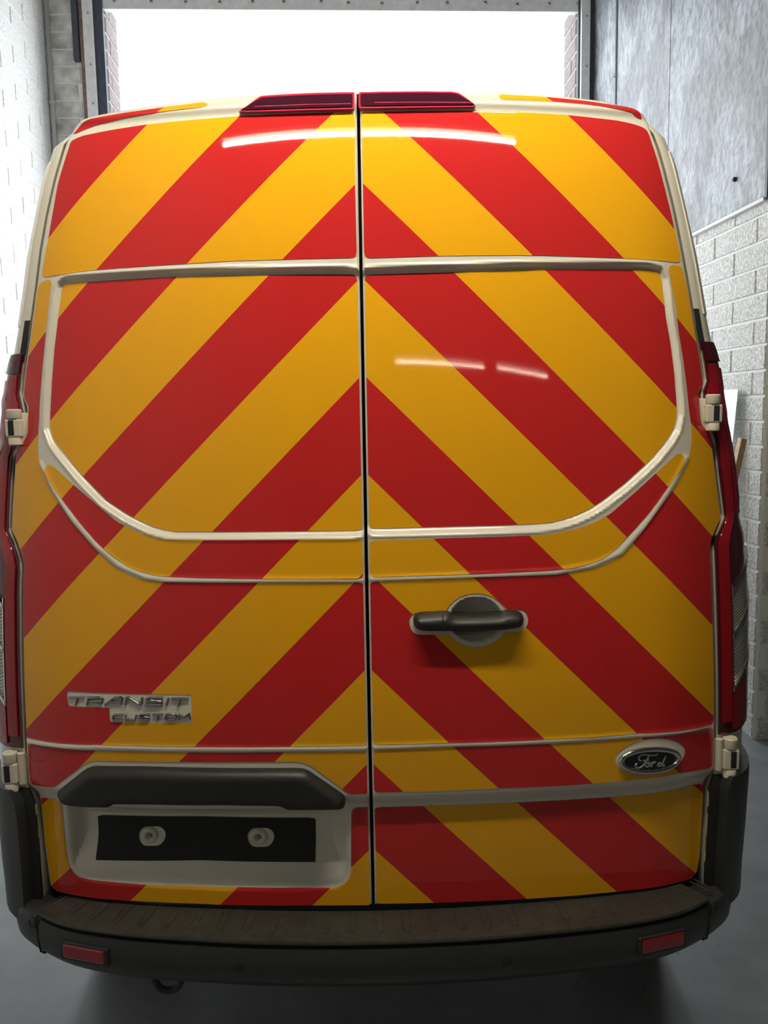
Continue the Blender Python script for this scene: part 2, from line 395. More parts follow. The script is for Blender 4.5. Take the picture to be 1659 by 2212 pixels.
# blocks: chamfered, proud of the joints, shared mesh data
CO, LE, J = 0.1255, 0.47, 0.009
_blk = {}
def block_mesh(L, m, hgt=CO):
    k = (round(L, 3), m)
    if k in _blk: return _blk[k]
    a, h, p, c = L/2-J/2, hgt/2-J/2, 0.006, 0.005
    vs = [(-a, 0, -h), (a, 0, -h), (a, 0, h), (-a, 0, h), (-a+c, -p, -h+c), (a-c, -p, -h+c), (a-c, -p, h-c), (-a+c, -p, h-c)]
    fs = [(4, 5, 6, 7), (0, 1, 5, 4), (1, 2, 6, 5), (2, 3, 7, 6), (3, 0, 4, 7)]
    me = mesh('block', vs, fs); me.materials.append(M[m]); _blk[k] = me; return me
def blocks(parent, origin, along, normal, length, z0, z1, m, phase=0.0, joined=False):
    """courses of blocks along a wall face: origin/along/normal in the room frame"""
    al = Vector((*along, 0)); nm = Vector((*normal, 0)); og = Vector((*origin, 0)); n = int(round((z1-z0)/CO))
    R = Matrix(((al.x, -nm.x, 0), (al.y, -nm.y, 0), (0, 0, 1))).to_4x4()
    jm = MB()
    for r in range(n):
        s = -(LE/2 if r % 2 else 0)-phase
        while s < length-0.03:
            a, b = max(s, 0), min(s+LE, length)
            if b-a > 0.05:
                p = og+al*((a+b)/2)+Vector((0, 0, z0+(r+.5)*CO))
                jx = Matrix.Translation((0, random.uniform(-.0012, .0012), 0))
                T = Matrix.Translation(p) @ R @ jx; me = block_mesh(b-a, m)
                if joined: jm.add([T @ v.co for v in me.vertices], [tuple(f.vertices) for f in me.polygons])
                else:
                    o = bpy.data.objects.new('block', me); C.objects.link(o); o.parent = parent; o.matrix_local = T
            s += LE
    if joined:
        o = link('block_courses', mesh('block_courses', jm.v, jm.f), M[m], parent, kind='stuff')
blocks(wl, (XL, 4.03), (0, 1), (1, 0), DF-4.03, 0, ZC-.1, 'block')
blocks(wl, (XL, 4.03-12*LE), (0, 1), (1, 0), 12*LE, 0, ZC-.1, 'block', 0, True)       # the courses past the frame, beside and behind the camera
blocks(wr, (XR, DF), (0, -1), (-1, 0), DF-DP-.005, 0, 2.7, 'block_dim', 0.1)
blocks(wp, (XR+.012, DP), (1, 0), (0, -1), 1.14, 0, ZC-.1, 'block_dim', 0.2)
blocks(wf, (XL, DF), (1, 0), (0, -1), 0.265, 0, ZC-.1, 'stained')
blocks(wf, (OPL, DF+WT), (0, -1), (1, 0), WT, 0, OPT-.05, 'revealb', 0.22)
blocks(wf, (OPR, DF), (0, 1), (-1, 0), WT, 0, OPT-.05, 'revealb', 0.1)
def rt(name, m, mbx, label=None, cat=None, parent=None, **k):
    return mbx.obj(name, m, parent, mw=ROOM if parent is None else None, label=label, cat=cat, **k)
# strand boards
for a, b, lab in ((4.03, 5.25, 'grey painted strand board on the block wall with one bolt near its edge'), (5.256, 6.24, 'grey painted strand board on the block wall between the bolted board and the conduit'), (6.29, DF-.03, 'narrow strip of painted strand board between the conduit and the shutter guide')):
    mb = MB(); mb.box((XR-.024, a, 2.712), (XR-.002, b, ZC-.01), 0.002)
    ob = rt('strand_board', M['osb'], mb, lab, 'board')
    if a < 5:
        m2 = MB(); m2.lathe([(.012, 0), (.012, .012), (.007, .016)], 10, Matrix.Translation((XR-.024, 4.34, 2.87)) @ Matrix.Rotation(radians(-90), 4, 'Y')); m2.obj('bolt', M['seal'], ob)
mb = MB(); mb.box((XR-.03, 4.035, 2.69), (XR-.002, DF-.02, 2.709), 0.002); rt('trim_1', M['pipe'], mb, kind='structure')
mb = MB(); mb.box((XR-.03, 4.004, 2.70), (XR, 4.027, ZC-.01)); rt('trim_2', M['dark'], mb, kind='structure')
# conduits
def conduit(x, y, m, lab, r=0.017):
    t = thing('conduit', lab, 'pipe'); t.matrix_world = ROOM @ Matrix.Translation((x, y, 0))
    mb = MB(); mb.tube([(0, 0, 0), (0, 0, ZC)], r, 12); mb.obj('pipe', m, t, smooth=True)
    for z in (0.6, 1.8, 3.0, 4.12):
        c = MB(); c.tube([(0, 0, z-.012), (0, 0, z+.012)], r+.006, 12); c.box((-r-.008, r*.4, z-.012), (r+.008, r+.004, z+.012)); c.obj('pipe_clip', m, t)
conduit(XL+.035, DF-.026, M['pipe'], 'thin white conduit running up the corner of the bright block wall')
conduit(XR-.02, 6.265, M['pipe_dk'], 'thin grey conduit running up between two painted strand boards', 0.014)
# recess stand-in and steel strip beside the doorway
mb = MB(); mb.box((-1.967, DF-.05, 4.42), (-1.921, DF-.008, ZC-.01), 0.004); rt('wall_strip', M['dark'], mb, 'short dark strip standing in for a recess high in the wall beside the shutter guide', 'steel post')  # dark box stands in for a wall recess, its shade put into the colour
mb = MB(); mb.box((-1.917, DF-.035, 0), (-1.884, DF-.008, ZC-.01), 0.003); rt('wall_strip', M['rust'], mb, 'narrow reddish brown steel strip beside the white shutter guide', 'steel post')
# roller shutter
sh = thing('roller_shutter', 'rolled up white roller shutter with bolted bottom bar over the bright doorway', 'shutter'); sh.matrix_world = ROOM @ Matrix.Translation((.1, DF, 0))
for x0, x1, d0, d1 in ((-1.878, -1.803, -1.803, -1.733), (1.955, 2.025, 2.025, 2.075)):
    mb = MB(); mb.box((x0-.1, -.075, 0), (x1-.1, -.008, 5.25), 0.004); g = mb.obj('guide_rail', M['rail'], sh)
    for z in (1.0, 2.4, 3.3, 4.1, 4.38, 4.75):
        b = MB(); b.lathe([(.008, 0), (.008, .004), (.005, .007)], 10, Matrix.Translation(((x0+x1)/2-.1+.008, -.075, z)) @ Matrix.Rotation(radians(90), 4, 'X')); b.obj('screw', M['steel'], g)
    mb = MB(); mb.box((d0-.1, -.045, 0), (d1-.1, -.004, 5.25), 0.003); mb.obj('guide_web', M['dark'], sh)
mb = MB(); mb.box((1.94-.1, -.04, 0), (1.955-.1, -.004, 5.25), 0.002); mb.obj('guide_web', M['dark'], sh)
ZB = 4.80
mb = MB(); mb.box((OPL-.06-.1, -.03, ZB), (OPR+.012-.1, .03, ZB+.11), 0.004); bar = mb.obj('bottom_bar', M['rail'], sh)
for i in range(15):
    b = MB(); b.lathe([(.013, 0), (.013, .006), (.008, .012)], 8, Matrix.Translation((-1.72+i*.255+random.uniform(-.03, .03), -.03, ZB+.05+random.uniform(-.004, .012))) @ Matrix.Rotation(radians(90), 4, 'X')); b.obj('bolt', M['steel'], bar)
for i in range(5):
    mb = MB(); z = ZB+.112+i*.085; mb.box((OPL-.06-.1, -.012, z), (OPR+.012-.1, .012, z+.082), 0.006); mb.obj('slat', M['rail'], sh)
mb = MB(); mb.tube([(OPL-.14-.1, .02-.2, 5.30), (OPR+.1-.1, .02-.2, 5.30)], .17, 20); mb.obj('rolled_curtain', M['rail'], sh, smooth=True)
# glass sheet and batten leaning on the right wall
g = MB(); T = Matrix.Translation((XR-.16, 4.31, 0)) @ Matrix.Rotation(radians(4.2), 4, 'Y')
g.box((-.006, -.09, 0), (0, .09, 1.80), 0.0015, T); rt('glass_sheet', M['mirror'], g, 'narrow upright sheet of pale glass leaning on the white block wall', 'glass')
g = MB(); T = Matrix.Translation((XR-.30, 4.19, 0)) @ Matrix.Rotation(radians(8.5), 4, 'Y') @ Matrix.Rotation(radians(5), 4, 'X')
g.box((-.03, -.022, 0), (0, .022, 1.57), 0.003, T); rt('wooden_batten', M['wood'], g, 'bare wooden batten leaning on the wall in front of the glass sheet', 'batten')
# fluorescent lights hung from the ceiling
def strip_light(x0, x1, y, z, lab, tm='tube_rear', rad=.0065):
    xm = (x0+x1)/2; t = thing('strip_light', lab, 'light', (xm, y, z)); h = (x1-x0)/2
    mb = MB(); mb.box((-h-.03, -.035, .035), (h+.03, .035, .085), 0.006)
    for s in (-1, 1): mb.box((s*(h+.015)-.012, -.018, -.022), (s*(h+.015)+.012, .018, .037), 0.003)
    mb.obj('housing', M['fitting'], t)
    mb = MB(); mb.tube([(-h, 0, 0), (h, 0, 0)], rad, 12); mb.obj('tube', M[tm], t, smooth=True)
    for s in (-.7, .7):
        mb = MB(); mb.tube([(s*h, 0, .083), (s*h, 0, ZC-z)], .003, 6); mb.obj('suspension_wire', M['steel'], t)
strip_light(-.72, .80, -.56, 3.22, 'lit fluorescent strip light hanging just above and behind the van doors', 'tube', .014)
strip_light(.35, 1.75, -4.55, 3.45, 'lit fluorescent strip light hanging deep in the workshop behind the camera')
strip_light(1.98, 2.95, -4.50, 3.45, 'short lit fluorescent strip light hanging next to the near side wall')

# ================================================================== THE VAN
van = thing('van', 'white panel van seen from behind with red and amber chevron stripes on both doors', 'van', (0, 0, 0))
def part(o): return o
# ---- traced outlines, in photo pixels
def z1(*p): return zoomed(0, 0, 2.963, p)
def z2(*p): return zoomed(500, 0, 2.514, p)
def z3(*p): return zoomed(1100, 0, 2.968, p)
def z4(*p): return zoomed(0, 560, 3.95, p)
def z5(*p): return zoomed(1280, 640, 4.253, p)
def z6(*p): return zoomed(0, 1060, 3.95, p)
def z7(*p): return zoomed(1280, 1100, 3.95, p)
def za(*p): return zoomed(0, 1560, 3.393, p)
def zb(*p): return zoomed(380, 1560, 3.393, p)
def zc(*p): return zoomed(780, 1560, 3.393, p)
def zd(*p): return zoomed(1200, 1540, 3.292, p)
def zh(*p): return zoomed(840, 1240, 4.608, p)
def zt(*p): return zoomed(120, 1470, 5.184, p)
def zo(*p): return zoomed(1280, 1560, 6.381, p)
def zp(*p): return zoomed(100, 1600, 2.37, p)
OUT = {
 'L': [(803.5, 1969), (680, 1971), (470, 1969.5), (270, 1961), (176, 1952), (115, 1940), (104, 1932), (98, 1921), (86, 1830), (77.5, 1738), (73, 1720), (60, 1699), (57, 1657), (55, 1604), (53, 1556), (49, 1452), (47.5, 1356), (47, 1275), (49, 1222), (46, 1206), (34, 1171), (22, 1145), (26, 1066), (32, 974), (45, 957), (54, 938), (56, 887), (54, 875), (45.5, 860), (51, 802), (60, 742), (70, 669), (78, 612), (87, 540), (99, 470), (118, 385), (141, 308), (150, 291), (160, 277), (175, 264), (192, 255), (215, 247), (250, 238), (330, 226), (450, 212), (560, 201), (650, 197), (771, 195.5)],
 'R': [(808, 1968.5), (824, 1968), (945, 1965), (1150, 1956), (1200, 1953), (1347, 1940), (1475, 1919), (1503, 1911.5), (1516, 1894), (1521, 1859), (1529, 1737), (1529, 1704), (1533, 1689), (1542.5, 1670), (1545, 1655), (1545.5, 1560), (1545, 1454), (1542, 1328), (1537, 1184), (1538, 1168), (1550, 1141), (1560, 1119), (1556, 1087), (1547, 1016), (1539, 942), (1536, 934), (1519, 917), (1515, 894), (1512, 852), (1513, 845), (1519, 837), (1522, 827), (1516, 781), (1503, 710), (1492, 640), (1479, 566), (1456, 448), (1424, 325), (1406, 278), (1400, 262), (1388, 248), (1372, 238), (1340, 226), (1302, 216), (1211, 205), (1100, 199), (980, 196.5), (880, 195.5), (773, 195.5)]}
PAN = {'L': {
 'roof': z1((470,855),(530,800),(580,775),(800,735),(1060,690),(1300,655),(1335,668),(1325,690),(1290,700),(1050,727),(800,765),(600,810),(520,840),(475,860)),
 'top': z1((470,895),(530,870),(700,835),(945,797),(1300,762))+[(516,251),(599.4,247.4),(718.8,243.4),(757,242.6),(764.5,246.5),(766.5,258),(767,392),(770.5,545),(768,555),(758,557.5),(599.4,561),(500,564),(391.5,570.4),(199,584),(101,599),(93,597.5),(90.4,590),(104.6,516.4),(125,398),(148.5,320.6),(153,307)],
 'main': z4((430,180),(400,175),(345,203),(325,240),(300,430),(262,720),(225,960),(205,1180),(240,1235),(245,1290),(238,1490),(200,1560),(145,1630),(120,2000))+z6((105,330),(150,430),(200,570),(210,640),(200,850),(205,1170),(210,1550),(225,1950),(228,2090),(240,2108),(270,2113),(830,2163),(1659,2180))+zb((830,175),(1380,168),(1403,155),(1411,125))+[(787,1272),(785,1261),(776,1257),(600,1258)]+z6((1659,783),(1325,775),(1150,740),(1000,660),(880,560),(800,480),(620,270))+[(117,1068)]+z4((440,1960),(370,1810),(330,1700),(320,1600),(325,1500),(333,1380),(340,1200),(365,900),(385,700),(405,500),(437,230),(438,195)),
 'window': z4((520,235),(535,212),(565,200),(740,187),(1500,142),(1659,138))+[(587.5,592),(759,591),(768,594),(771.5,602),(784,1133),(782.5,1143),(773,1147.5),(655,1148.5),(455,1150.3)]+z6((1450,352),(1300,315),(1090,215),(900,90))+z4((700,1860),(560,1690),(470,1580),(425,1500),(410,1420),(415,1280),(430,1000),(450,750),(485,455),(510,270)),
 'crescent': z4((383,1800),(395,1765),(430,1750),(465,1775),(570,1870),(750,2030))+z6((850,140),(1000,265),(1200,365),(1350,408),(1450,420),(1659,420))+[(640,1165.3),(776,1164),(782.5,1167),(784.3,1174),(786,1238),(784,1246.5),(776,1249.3),(560,1249.5)]+z6((1659,740),(1370,728),(1250,705),(1100,650),(950,550),(830,440),(700,290),(560,110))+z4((480,1970),(400,1850)),
 'band': za((206,172),(213,159),(235,156),(400,180),(680,205))+zb((75,218),(790,218),(1385,212),(1405,222),(1412,310),(1417,505),(1403,524),(1290,528),(1250,515),(1210,480),(1000,325),(930,295),(870,288),(500,290),(0,290))+za((700,280),(650,290),(610,315),(430,450),(405,473),(380,477),(245,460),(222,443),(212,330)),
 'bottom': za((278,592),(285,583),(300,582),(370,590),(410,610),(425,640),(440,800),(465,1030),(480,1090),(530,1160),(620,1190),(1030,1230),(1425,1243))+zb((430,1250),(1120,1252),(1180,1248),(1250,1210),(1278,1150),(1282,1080),(1283,700),(1295,670),(1330,655),(1400,653),(1420,663),(1425,700),(1430,960),(1433,1360),(1425,1378),(990,1380),(300,1375))+za((1425,1365),(915,1345),(600,1315),(400,1275),(370,1255),(352,1225),(340,1150),(310,900))},
 'R': {
 'roof': [(1077.6,206),(1086.7,204),(1100,205.5)]+z3((205,620),(500,650),(750,692),(820,725),(848,758),(843,768),(800,750),(780,730),(500,680),(250,655),(0,650))+[(1086.7,218),(1078.8,213)],
 'top': [(776.5,256),(779,247),(788,242.6),(826,241.8),(1025,239.9)]+z3((0,718),(380,740),(700,775),(810,800),(868,823),(890,850),(950,1030),(1030,1340),(1095,1640),(1097,1672),(1080,1685),(1000,1675),(775,1660),(185,1638))+[(953.5,553),(800,558),(789,555),(786.2,545),(781.2,397.8)],
 'main': z3((1024,1712),(1045,1697),(1095,1708),(1110,1725),(1140,1850))+z5((930,300),(985,600),(1012,800),(1000,830),(975,865),(972,900),(985,1080),(1000,1180),(1075,1260),(1085,1290),(1120,1600),(1155,1900),(1172,2030))+z7((1085,95),(1050,160),(1005,270),(1000,330),(1020,900),(1030,1400),(1032,1785),(1022,1825),(1000,1836),(400,1905),(0,1940))+zc((1362,122),(650,147),(120,163),(93,153),(82,125))+[(797.5,1270),(799.5,1259.5),(809,1255.5)]+zh((900,28),(1659,5))+z7((0,505),(100,475),(250,390),(390,230))+z5((600,1960),(780,1710),(880,1500),(910,1330),(905,1200),(885,1040),(860,800),(830,570),(790,330),(765,110))+z3((1022,1730)),
 'window': [(787,602),(789.5,594.5),(799,591.5),(977,586.5),(1179,580.5)]+z3((810,1725),(930,1728),(970,1745),(985,1775),(1000,1900))+z5((690,200),(730,420),(765,700),(785,950),(790,1100),(770,1200),(700,1320),(550,1500),(300,1730),(90,1890),(0,1950))+[(1240,1117),(1200,1129),(1150,1134),(970,1139),(808,1143),(798,1140.5),(795,1130)],
 'crescent': z5((770,1452),(800,1444),(835,1463),(846,1495),(820,1570),(740,1680),(520,1990))+z7((340,190),(200,340),(90,420),(0,455))+[(1240,1226),(1200,1231),(1100,1236),(1000,1240),(810,1246),(800,1243.5),(797,1235),(796,1180),(798,1170.5),(806,1167.3),(945,1163),(1100,1158.5),(1180,1155),(1240,1144)]+z7((0,120),(150,40))+z5((400,1790),(640,1570)),
 'band': zc((86,230),(95,208),(125,198),(700,178),(1410,155))+zd((660,170),(1080,102),(1108,102),(1122,122),(1117,370),(1100,390),(915,420),(290,500),(0,520))+zc((1018,483),(300,510),(125,515),(98,502),(88,475)),
 'bottom': zc((89,690),(97,662),(130,653),(490,645),(1195,618))+zd((0,652),(450,625),(1000,538),(1055,530),(1072,545),(1070,650),(1045,1050),(1028,1160),(990,1210),(900,1235),(480,1303),(0,1345))+zc((1250,1330),(560,1360),(150,1368),(118,1358),(106,1325))}}
_el = lambda cx, cy, rx, ry, n=36: [(cx+rx*cos(t), cy+ry*sin(t)) for t in np.linspace(0, 2*pi, n, endpoint=False)]
HOLE = {'handle': [zh((200,480),(212,425),(260,385),(350,372),(1250,350),(1320,353),(1365,380),(1387,440),(1380,510),(1335,560),(1270,575),(600,605),(280,602),(225,565)), zh(*_el(868, 460, 316, 268))],
        'badge': [zt((130,136),(145,118),(1508,157),(1521,170),(1527,320),(160,284),(140,268)), zt((602,290),(1526,300),(1533,458),(1520,475),(620,463),(610,448))],
        'oval': [zo((297,535),(310,470),(370,400),(480,320),(620,262),(780,230),(920,222),(1060,235),(1180,275),(1255,330),(1278,400),(1262,470),(1200,560),(1100,630),(960,690),(820,725),(690,733),(560,718),(440,680),(350,620))]}
XZ = {s: {k: onS(p) for k, p in PAN[s].items()} for s in 'LR'}
HX = {k: [smooth_poly(densify(onS(p), .012 if k != 'badge' else .008), 1) for p in l] for k, l in HOLE.items()}
OX = {s: onS(OUT[s]) for s in 'LR'}
for s, sg in (('L', -1), ('R', 1)):            # the two closing edges run parallel, 7 mm apart
    OX[s][0, 0] = OX[s][-1, 0] = sg*0.0036
    for k, p in XZ[s].items():
        near = np.abs(p[:, 0]) < 0.012
        p[near, 0] = sg*np.maximum(np.abs(p[near, 0]), 0.0075)
    XZ[s] = {k: smooth_poly(densify(p, .016), 1) for k, p in XZ[s].items()}
# lower step (white band) between band and bottom panels
zu = np.polyfit(*onS([(1534,1658.5),(1478,1667.6),(1288,1692),(1080,1702.3),(868,1710),(818,1712)]).T**np.array([[2],[1]]), 2)
zl = np.polyfit(*onS([(1520,1701),(1337,1730),(1200,1738),(1132,1742),(924,1750),(818,1752.5)]).T**np.array([[2],[1]]), 2)
PLATE = smooth_poly(onS(zp((72,335),(80,330),(1535,350),(1548,360),(1552,640),(1540,705),(1500,752),(1440,768),(900,768),(480,752),(200,727),(140,705),(105,660),(95,620))), 1)
_hc = onS(zh((870,455)))[0]; _hrx = abs(onS(zh((1140,455)))[0, 0]-_hc[0]); _hrz = abs(onS(zh((870,225)))[0, 1]-_hc[1])
CREASE = {s: np.vstack([onS(p)]) for s, p in (('L', [(60,1602),(210,1614),(420,1618),(625,1617.8),(795,1616)]), ('R', [(806,1614.5),(980,1607.8),(1190,1600.5),(1400,1586),(1540,1567)]))}
SWOOSH = {'L': onS([(88,1003),(111,1050),(150,1112),(207,1178),(258,1222),(316,1247),(360,1253),(600,1253.5),(785,1253)]), 'R': onS([(797,1251),(1035,1243),(1200,1236),(1280,1221),(1340,1194),(1395,1132),(1460,1035),(1483,990)])}
def door_surf(s):
    win, out = XZ[s]['window'][::3], OX[s]
    def f(X, Z, edge=True):
        X = np.asarray(X, float); Z = np.asarray(Z, float); P = np.stack([X, Z], 1)
        Y = S(X, Z)
        dw = sdist(P, win); Y = Y+0.012*sst((0.0165-dw)/0.015)
        Y = Y-0.0025*np.exp(-((dw-0.0145)/0.005)**2)
        a, b = np.polyval(zu, X**2), np.polyval(zl, X**2)
        Y = Y+0.020*sst((a-0.004-Z)/np.maximum(a-b-0.004, .01))
        for L in (CREASE[s], SWOOSH[s]): Y = Y-0.0035*np.exp(-(sdist(P, L, False)/0.007)**2)
        Y = Y-0.012*np.exp(-((Z-2.383)/0.012)**2)*(np.abs(X) > .0)          # lip of the roof spoiler
        if s == 'L':
            dp = sdist(P, PLATE); zlo = PLATE[:, 1].min()
            Y = Y+0.040*np.minimum(sst(-dp/0.042), sst((Z-zlo-.004)/0.095))+0.004*sst((0.012-dp)/0.012)
        else:
            r2 = ((X-_hc[0])/_hrx)**2+((Z-_hc[1])/_hrz)**2
            Y = Y+0.034*np.sqrt(np.clip(1-r2, 0, 1))*sst((1-r2)*4)
        if edge:
            do = -sdist(P, out); Y = Y+0.008*np.clip(1-do/0.007, 0, 1)**2
        return Y
    return f
SF = {s: door_surf(s) for s in 'LR'}
V0, DV = 0.756, 0.2073
doors = {}
for s, sg, lab in (('L', -1, None), ('R', 1, None)):
    P = OX[s]; Q = []
    for i in range(len(P)):                                   # resample the outline
        a, b = P[i], P[(i+1) % len(P)]; n = max(1, int(np.linalg.norm(b-a)/0.02)); Q += [a+(b-a)*k/n for k in range(n)]
    dr = patch('rear_door', np.array(Q), SF[s], M['paint'], van, 0.005, skirt=0.03, label='left rear door with number plate recess' if s == 'L' else 'right rear door with black pull handle')
    doors[s] = dr
    def vs_(X, Z, f=SF[s]): return f(X, Z, False)-0.0011
    for k, poly in XZ[s].items():
        poly = ccw(poly)
        hs = HX[{('R', 'main'): 'handle', ('L', 'main'): 'badge', ('R', 'band'): 'oval'}[(s, k)]] if (s, k) in (('R', 'main'), ('L', 'main'), ('R', 'band')) else ()
        v = poly[:, 1]+sg*poly[:, 0]
        for m in range(int(np.floor((v.min()-V0)/DV)), int(np.floor((v.max()-V0)/DV))+1):
            c = clip(clip([tuple(p) for p in poly], (sg, 1), V0+m*DV, False), (sg, 1), V0+(m+1)*DV, True)
            if len(c) < 3 or abs(parea(c)) < 3e-5: continue
            red = m % 2 == 0
            patch('red_stripe' if red else 'amber_stripe', c, vs_, M['red' if red else 'amber'], dr, 0.005, holes=hs)

# ---- number plate furniture (left door)
def off(f, d): return lambda X, Z: f(np.atleast_1d(X), np.atleast_1d(Z), False)-d
def pillow(base, poly, h, wd):
    def g(X, Z):
        X = np.atleast_1d(np.asarray(X, float)); Z = np.atleast_1d(np.asarray(Z, float))
        d = np.clip(-sdist(np.stack([X, Z], 1), poly)/wd, 0, 1); return base(X, Z)-h*np.sqrt(1-(1-d)**2)
    return g
BAR = densify(smooth_poly(densify(onS(zp((58,262),(70,248),(200,145),(240,128),(500,130),(1290,138),(1335,146),(1525,275),(1531,300),(1530,335),(1500,346),(1250,347),(1230,342),(1195,325),(900,320),(365,315),(345,322),(325,335),(110,320),(85,308))), .02), 2))
patch('plate_lamp_bar', BAR, pillow(lambda X, Z: S(X, Z)-0.002, BAR, 0.026, 0.022), M['black'], doors['L'], 0.006, skirt=0.075, label='black plastic number plate lamp bar')
slots = []
for cx, cz in ((542, 486), (1098, 494)):
    L = [(cx-23+45*cos(t)*1.0, cz+45*sin(t)) for t in np.linspace(pi/2, 3*pi/2, 14)]+[(cx+23+45*cos(t), cz+45*sin(t)) for t in np.linspace(-pi/2, pi/2, 14)]
    slots.append((onS(zp(*L), 0.06), onS(zp((cx-12, cz)), 0.06)[0]))
FO = onS(zp((262,390),(285,384),(300,384),(800,390),(1340,397),(1372,402),(1378,408),(1380,597),(800,588),(272,580)), 0.06)
patch('plate_tape', FO, off(SF['L'], 0.0015), M['foam'], doors['L'], 0.006, holes=[slots[0][0], slots[1][0]], label='matt black rectangle of tape in the plate recess')
for L, c in slots:
    y = float(off(SF['L'], 0)(c[0], c[1])[0]); T = Matrix.Translation((c[0], y+.003, c[1])) @ Matrix.Rotation(radians(90), 4, 'X')
    mb = MB(); mb.lathe([(.021, 0), (.0205, .005), (.017, .010), (.011, .0105), (.0075, .007), (.007, .004)], 28, T); b = mb.obj('plate_boss', M['paint'], doors['L'], smooth=True)
    mb = MB(); mb.lathe([(.0045, .003), (.0045, .0075), (.0025, .009)], 6, T); mb.obj('screw', M['steel'], doors['L'])

# ---- pull handle (right door)
GR = densify(smooth_poly(onS(zh((243,490),(250,440),(280,410),(340,400),(540,385),(600,385),(630,412),(680,420),(870,418),(1115,408),(1130,383),(1240,378),(1310,388),(1345,420),(1357,465),(1345,515),(1300,548),(1130,570),(860,584),(600,582),(400,580),(300,572),(258,540)), -.02), 2), 0.006)
patch('door_handle', GR, pillow(lambda X, Z: S(X, Z)-0.006, GR, 0.030, 0.020), M['black'], doors['R'], 0.005, skirt=0.022, label='black plastic pull handle')
ribbon('handle_joint', [onS(zh((538, 395), (535, 480), (545, 575)), -.03)], 0.0016, 0.001, lambda X, Z: S(X, Z)-0.0355, M['seal'], doors['R'])
# ---- badges
LET = [[[(155,185),(330,183)],[(245,188),(228,270)]], [[(355,268),(368,190),(515,188),(530,205),(520,232),(372,234)],[(455,236),(512,268)]], [[(556,268),(645,198),(675,186),(748,185),(737,268)],[(620,238),(738,234)]],
       [[(783,270),(795,183),(815,183),(930,262),(955,265),(975,183)]], [[(1207,192),(1040,190),(1018,205),(1020,222),(1180,234),(1192,250),(1180,274),(1000,274)]], [[(1268,190),(1240,276)]], [[(1300,200),(1492,202)],[(1392,205),(1376,286)]],
       [[(765,380),(660,380),(645,394),(645,430),(660,437),(760,437)]], [[(790,378),(785,437),(890,437),(906,378)]], [[(1062,378),(950,378),(935,392),(945,404),(1045,410),(1050,425),(1038,438),(928,438)]], [[(1088,378),(1208,378)],[(1150,380),(1140,440)]],
       [[(1245,374),(1340,374),(1352,384),(1345,424),(1332,434),(1240,434),(1230,424),(1236,384),(1245,374)]], [[(1374,436),(1388,372),(1440,408),(1500,370),(1510,432)]]]
for i, L in enumerate(LET):
    ribbon('badge_letter', [onS(zt(*l)) for l in L], 0.0052 if i < 7 else 0.0042, 0.004, lambda X, Z: S(X, Z)-0.0008, M['letter'], doors['L'], label='raised chrome badge letter '+'TRANSITCUSTOM'[i])
EC = onS(zo((795, 520)))[0]; ex = onS(zo((1145, 484)))[0]-EC; ez = onS(zo((782, 382)))[0]-EC
ell = lambda k, n=56: np.array([EC+ex*k*cos(t)*1.0+ez*k*sin(t) for t in np.linspace(0, 2*pi, n, endpoint=False)])
fl = lambda d: (lambda X, Z: S(X, Z)-d)
patch('badge_backing', ell(1.13), fl(0.004), M['oval'], doors['R'], 0.02, skirt=0.01)
ribbon('badge_ring', [ell(1.115)], 0.0115, 0.010, S, M['chrome'], doors['R'], closed=True, label='chrome ring of the oval badge')
ribbon('badge_line', [ell(1.0)], 0.0018, 0.001, fl(0.0045), M['script'], doors['R'], closed=True)
SCR = [[(668,522),(640,518),(625,492),(640,455),(690,435),(760,440),(835,447),(870,440),(895,428)], [(770,452),(745,500),(715,550),(680,598),(635,622),(595,615),(580,592),(590,568),(606,566)], [(690,522),(728,516),(770,508)],
       [(752,545),(725,555),(716,585),(732,606),(758,600),(778,572),(770,549),(752,545),(765,552),(790,552)], [(812,540),(806,570),(798,606)], [(804,572),(826,545),(846,536),(862,546)],
       [(935,548),(905,552),(888,580),(900,600),(925,590),(948,560)], [(1000,458),(972,520),(948,578),(958,596),(985,580)]]
ribbon('badge_script', [onS(zo(*smooth_poly(l, 1, False).tolist())) for l in SCR], 0.0036, 0.0014, fl(0.0045), M['script'], doors['R'], label='silver script on the oval badge')

# ---- high brake lamps in the spoiler
BL = {'L': z2((34,614),(60,600),(150,530),(170,524),(400,511),(662,504),(668,510),(669,590),(662,597),(300,606)), 'R': z2((690,510),(697,503),(1190,500),(1225,506),(1245,516),(1324,574),(1325,582),(1310,585),(1000,589),(697,593),(690,588))}
for s in 'LR':
    b = densify(smooth_poly(onS(BL[s], -.008), 1), 0.012); c = b.mean(0)
    patch('brake_lamp', b, lambda X, Z: S(X, Z)-0.013, M['brake_rim'], doors[s], 0.008, skirt=0.02)
    din = onS(zoomed(0, 0, 1, [(x, y) for x, y in BL[s]]), -.008); k = smooth_poly(c+(din-c)*np.array([0.965, 0.74]), 1)
    patch('brake_lamp_lens', k, lambda X, Z: S(X, Z)-0.0155, M['brake'], doors[s], 0.008, skirt=0.003)
    lz = sorted(k.tolist()); z0 = k[:, 1].min()+.004
    ribbon('brake_lamp_ridge', [[(x, z0+.003) for x in np.linspace(k[:, 0].min()+.03, k[:, 0].max()-.004, 20)]], .002, .0012, lambda X, Z: S(X, Z)-0.0155, M['brake_rim'], doors[s])

